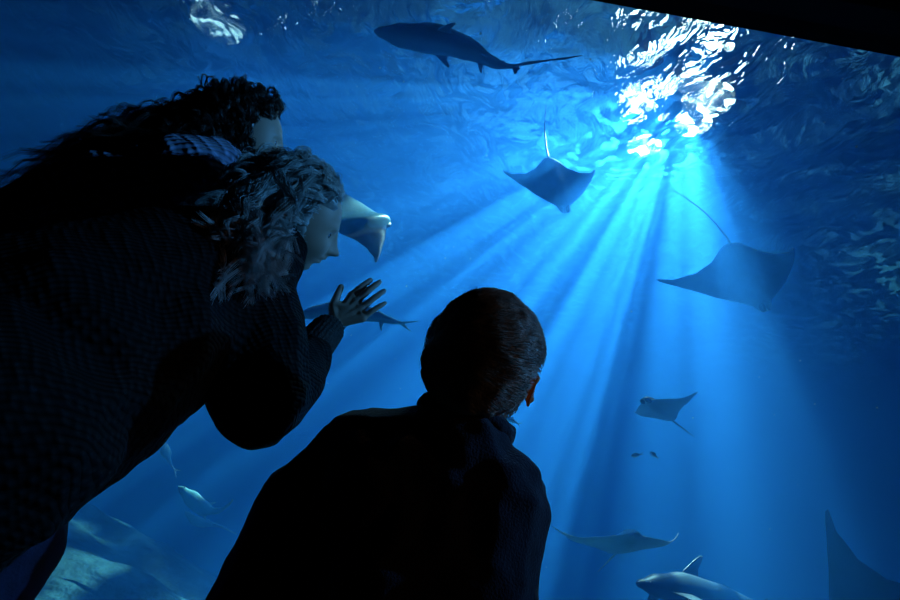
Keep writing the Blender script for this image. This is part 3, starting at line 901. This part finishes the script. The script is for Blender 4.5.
def make_ray(c, fwd, up, span, chord, label, curl=.18, tip=.0, tail=1.2, mats=None, bendy=0., taildir=None, name='ray', group=None, asym=0.):
    fwd = fwd.normalized(); up = (up - fwd * up.dot(fwd)).normalized(); left = up.cross(fwd)
    mats = mats or [M['ray_back'], M['ray_belly']]
    e = empty(name, c); tag(e, label, 'ray', group)
    le = [(0, .52), (.07, .51), (.14, .40), (.22, .36), (.5, .20), (.78, -.02), (.93, -.16), (1, -.24)]
    te = [(0, -.42), (.08, -.42), (.16, -.38), (.35, -.24), (.6, -.16), (.85, -.18), (1, -.27)]
    NS, NC = 65, 18
    V = []; Fc = []; mi = []
    def zoff(s):
        a = abs(s); k = curl + (asym if s > 0 else -asym)
        return span / 2 * (k * a ** 1.6 + tip * max(0, a - .6) ** 2 * 6 - bendy * a)
    for side in (1, -1):
        for i in range(NS):
            s = -1 + 2 * i / (NS - 1); a = abs(s)
            x0 = lerp_lin(le, a) * chord; x1 = lerp_lin(te, a) * chord
            th = chord * (.095 * math.exp(-(a / .16) ** 2) + .045 * (1 - a) + .003)
            for j in range(NC + 1):
                t = j / NC; u = t * t * (3 - 2 * t)
                prof = (math.sin(math.pi * min(1, u ** .75))) * .9 if 0 < j < NC else 0
                z = zoff(s) + side * th * prof * (1 if side > 0 else .7)
                V.append(c + fwd * (x0 + (x1 - x0) * u) + left * (s * span / 2) + up * z)
    off = NS * (NC + 1)
    for si in range(2):
        for i in range(NS - 1):
            for j in range(NC):
                q = [si * off + i * (NC + 1) + j, si * off + (i + 1) * (NC + 1) + j, si * off + (i + 1) * (NC + 1) + j + 1, si * off + i * (NC + 1) + j + 1]
                Fc.append(tuple(q) if si == 0 else tuple(reversed(q))); mi.append(si)
    me = mesh('body', V, Fc, True, mi)
    bm = bmesh.new(); bm.from_mesh(me); bmesh.ops.remove_doubles(bm, verts=bm.verts[:], dist=1e-5); bmesh.ops.recalc_face_normals(bm, faces=bm.faces[:]); bm.to_mesh(me); bm.free()
    me.polygons.foreach_set('use_smooth', [True] * len(me.polygons))
    link('body', me, e, mats)
    # two rounded lobes at the snout
    for sg in (-1, 1):
        bm = bmesh.new(); bmesh.ops.create_uvsphere(bm, u_segments=14, v_segments=10, radius=1)
        cc = c + fwd * chord * .45 + left * sg * chord * .04 - up * chord * .015
        for v in bm.verts: v.co = cc + fwd * v.co.x * chord * .075 + left * v.co.y * chord * .04 + up * v.co.z * chord * .028
        m2 = bpy.data.meshes.new('snout_lobe'); bm.to_mesh(m2); bm.free()
        m2.polygons.foreach_set('use_smooth', [True] * len(m2.polygons)); link('snout_lobe', m2, e, mats[:1])
    if tail:
        td = (taildir or -fwd).normalized(); K = 24
        a0 = c - fwd * chord * .40
        pts = [a0 * (1 - t) ** 2 + (a0 - fwd * chord * tail * .5) * 2 * t * (1 - t) + (a0 + td * chord * tail) * t * t for t in [i / (K - 1) for i in range(K)]]
        tm = tubes('tail', [[list(p) for p in pts]], [np.linspace(chord * .016, chord * .0025, K)], (), None, 8)
        link('tail', tm, e, mats[:1])
    return e
def lerp_lin(tab, x):
    for (a, u), (b, v) in zip(tab[:-1], tab[1:]):
        if x <= b: return u + (v - u) * (x - a) / (b - a)
    return tab[-1][1]

SH = [M['shark_back'], M['shark_belly']]; PF = [M['pale_fish'], M['pale_fish']]; SV = [M['silver'], M['silver']]
shark_fins = [('dorsal_fin', .40, 1, 0, .10, .085, .07), ('second_dorsal_fin', .78, 1, 0, .05, .03, .03),
              ('pectoral_fin', .30, -.35, 1, .09, .16, .09), ('pectoral_fin', .30, -.35, -1, .09, .16, .09),
              ('pelvic_fin', .62, -.5, .7, .05, .05, .04), ('pelvic_fin', .62, -.5, -.7, .05, .05, .04),
              ('tail_fin', .985, 1, 0, .05, .10, .26, .15), ('lower_tail_fin', .985, -1, 0, .045, .055, .045, .2)]
# big shark under the surface, top centre
d = 3.6
make_fish('shark', [P(374, 31, d), P(405, 36, d), P(440, 40, d), P(470, 50, d), P(497, 64, d), P(519, 67, d - .05)], .195, D(.08, .85, .52),
          'long dark shark gliding under the rippled surface at the top of the tank', 'shark',
          [('dorsal_fin', .52, 1, 0, .11, .055, .02), ('second_dorsal_fin', .83, 1, 0, .06, .03, .02),
           ('pectoral_fin', .42, -.3, 1, .10, .11, .06), ('pectoral_fin', .42, -.3, -1, .10, .08, .06),
           ('pelvic_fin', .70, -.6, .7, .05, .05, .03), ('pelvic_fin', .70, -.6, -.7, .05, .05, .03),
           ('tail_fin', .97, .9, 0, .07, .13, .40, .12), ('lower_tail_fin', .98, -1, 0, .06, .06, .01, .3)], SH)
# dim shark at the bottom edge
d = 3.2
make_fish('shark', [P(636, 583, d), P(660, 586, d + .08), P(690, 590, d + .18), P(725, 598, d + .3), P(770, 612, d + .5), P(800, 622, d + .7)], .17, D(0, .9, .35),
          'dim shark swimming leftwards below the gliding pale ray', 'shark', shark_fins, [M['shark_back'], M['shark_back']])
# pale shark behind the raised hand
d = 2.7
make_fish('shark', [P(292, 318, d), P(318, 312, d), P(345, 310, d), P(372, 315, d), P(392, 321, d), P(405, 324, d)], .085, D(.1, .9, -.3),
          'pale slender shark passing behind the raised hand', 'shark',
          [('dorsal_fin', .5, 1, 0, .10, .07, .05), ('pectoral_fin', .42, -1, .5, .10, .20, -.06), ('pectoral_fin', .50, -1, -.4, .10, .15, -.12),
           ('pelvic_fin', .72, -1, .2, .05, .08, .02), ('tail_fin', .97, .5, 0, .06, .05, .13, .1), ('lower_tail_fin', .97, -1, 0, .05, .05, .08, .1)], PF)
# guitarfish shapes lower left
wide = [(0, .03), (.10, .5), (.25, 1), (.42, .95), (.55, .45), (.75, .25), (1, .08)]
flat = [(0, .03), (.15, .22), (.3, .34), (.5, .3), (.7, .2), (1, .06)]
d = 3.4
make_fish('guitarfish', [P(178, 486, d), P(189, 496, d), P(203, 508, d), P(216, 511, d), P(226, 507, d), P(233, 500, d)], .085, D(.1, .5, -.8),
          'small pale guitarfish with curved tail above the sandy mound', 'guitarfish',
          [('dorsal_fin', .7, 1, .3, .06, .06, .03), ('tail_fin', .97, .7, 0, .04, .04, .05), ('pelvic_fin', .45, 0, 1, .10, .07, .08), ('pelvic_fin', .45, 0, -1, .10, .07, .08)], PF, flat, wide)
make_fish('guitarfish', [P(157, 436, d + .3), P(164, 448, d + .3), P(168, 457, d + .3), P(171, 465, d + .3), P(176, 471, d + .3)], .06, D(.6, .3, -.8),
          'slim pale guitarfish pointing upwards beside the dark sweater hem', 'guitarfish',
          [('tail_fin', .97, 0, 1, .08, .10, .16), ('tail_fin', .97, 0, -1, .08, .08, .10)], PF, flat, wide)
make_fish('guitarfish', [P(185, 511, d + 1.1), P(196, 521, d + 1.1), P(210, 524, d + 1.1), P(222, 527, d + 1.1), P(236, 534, d + 1.1)], .07, D(0, .6, -.7),
          'faint distant guitarfish below the pale curved one', 'guitarfish',
          [('dorsal_fin', .6, 1, 0, .08, .05, .03), ('tail_fin', .97, 1, 0, .05, .05, .06)], PF, flat, wide)
# little fish
small_fins = [('dorsal_fin', .45, 1, 0, .25, .10, .08), ('tail_fin', .96, 1, 0, .10, .14, .16), ('tail_fin', .96, -1, 0, .10, .14, .16), ('anal_fin', .6, -1, 0, .18, .09, .08)]
def little(x0, y0, x1, y1, d, lab, sz=.035):
    a = P(x0, y0, d); b = P(x1, y1, d)
    make_fish('small_fish', [a, a.lerp(b, .33) , a.lerp(b, .66), b], sz, D(0, 1, -.2), lab, 'fish', small_fins, SV, eye=False)
little(504, 416, 519, 424, 2.6, 'small silvery fish just below the ear of the boy', .028)
little(631, 456, 642, 454, 3.2, 'left one of two tiny silver fish below the dark ray', .024)
little(650, 452, 658, 458, 3.2, 'right one of two tiny silver fish below the dark ray', .024)

# rays
PALE = [M['ray_belly'], M['ray_belly']]
make_ray(P(624, 545, 3.0), D(.05, .60, -.78), D(.03, .78, .60), .66, .38, 'pale ray gliding with both wing tips raised above the bottom shark', .10, .22, 1.0, PALE)
make_ray(P(746, 273, 3.9), D(.25, -.80, -.35), D(-.1, -.35, .93), 1.05, .54, 'large dark ray seen from below right of the light shafts', .14, .10, 1.0, None, 0, D(-.75, .8, .2))
make_ray(P(556, 182, 4.4), D(.15, -.80, -.4), D(-.2, -.35, .9), .74, .54, 'dark ray silhouette with upright tail beneath the bright surface light', .05, .05, .8, None, 0, D(-.03, 1, .1))
make_ray(P(361, 224, 2.6), D(.45, .2, .87), D(.72, .5, -.55), .40, .44, 'pale ray hanging belly-on just beyond the face of the blonde girl', .08, .1, .5, PF)
make_ray(P(660, 411, 3.3), D(-.65, .45, -.55), D(.1, .70, .60), .38, .36, 'small dim ray with one bright wing tip in mid water', .25, .25, .8)
make_ray(P(890, 640, 2.3), D(-.85, -.42, -.30), D(-.1, -.3, .95), .90, .62, 'big shadowy ray lifting one wing at the bottom right corner', .10, .1, .8, [M['ray_back'], M['shark_belly']])
# drifting specks
def specks():
    rng = random.Random(4); bm = bmesh.new()
    for _ in range(110):
        p = P(rng.uniform(300, 900), rng.uniform(20, 600), rng.uniform(1.9, 4.5))
        if p.z > SURF - .3 or p.z < .1: continue
        bmesh.ops.create_icosphere(bm, subdivisions=1, radius=rng.uniform(.0012, .0035), matrix=Matrix.Translation(p))
    me = bpy.data.meshes.new('drifting_specks'); bm.to_mesh(me); bm.free()
    tag(link('drifting_specks', me, None, [M['ray_belly']]), 'tiny pale specks drifting in the blue water', 'specks', kind='stuff')
specks()
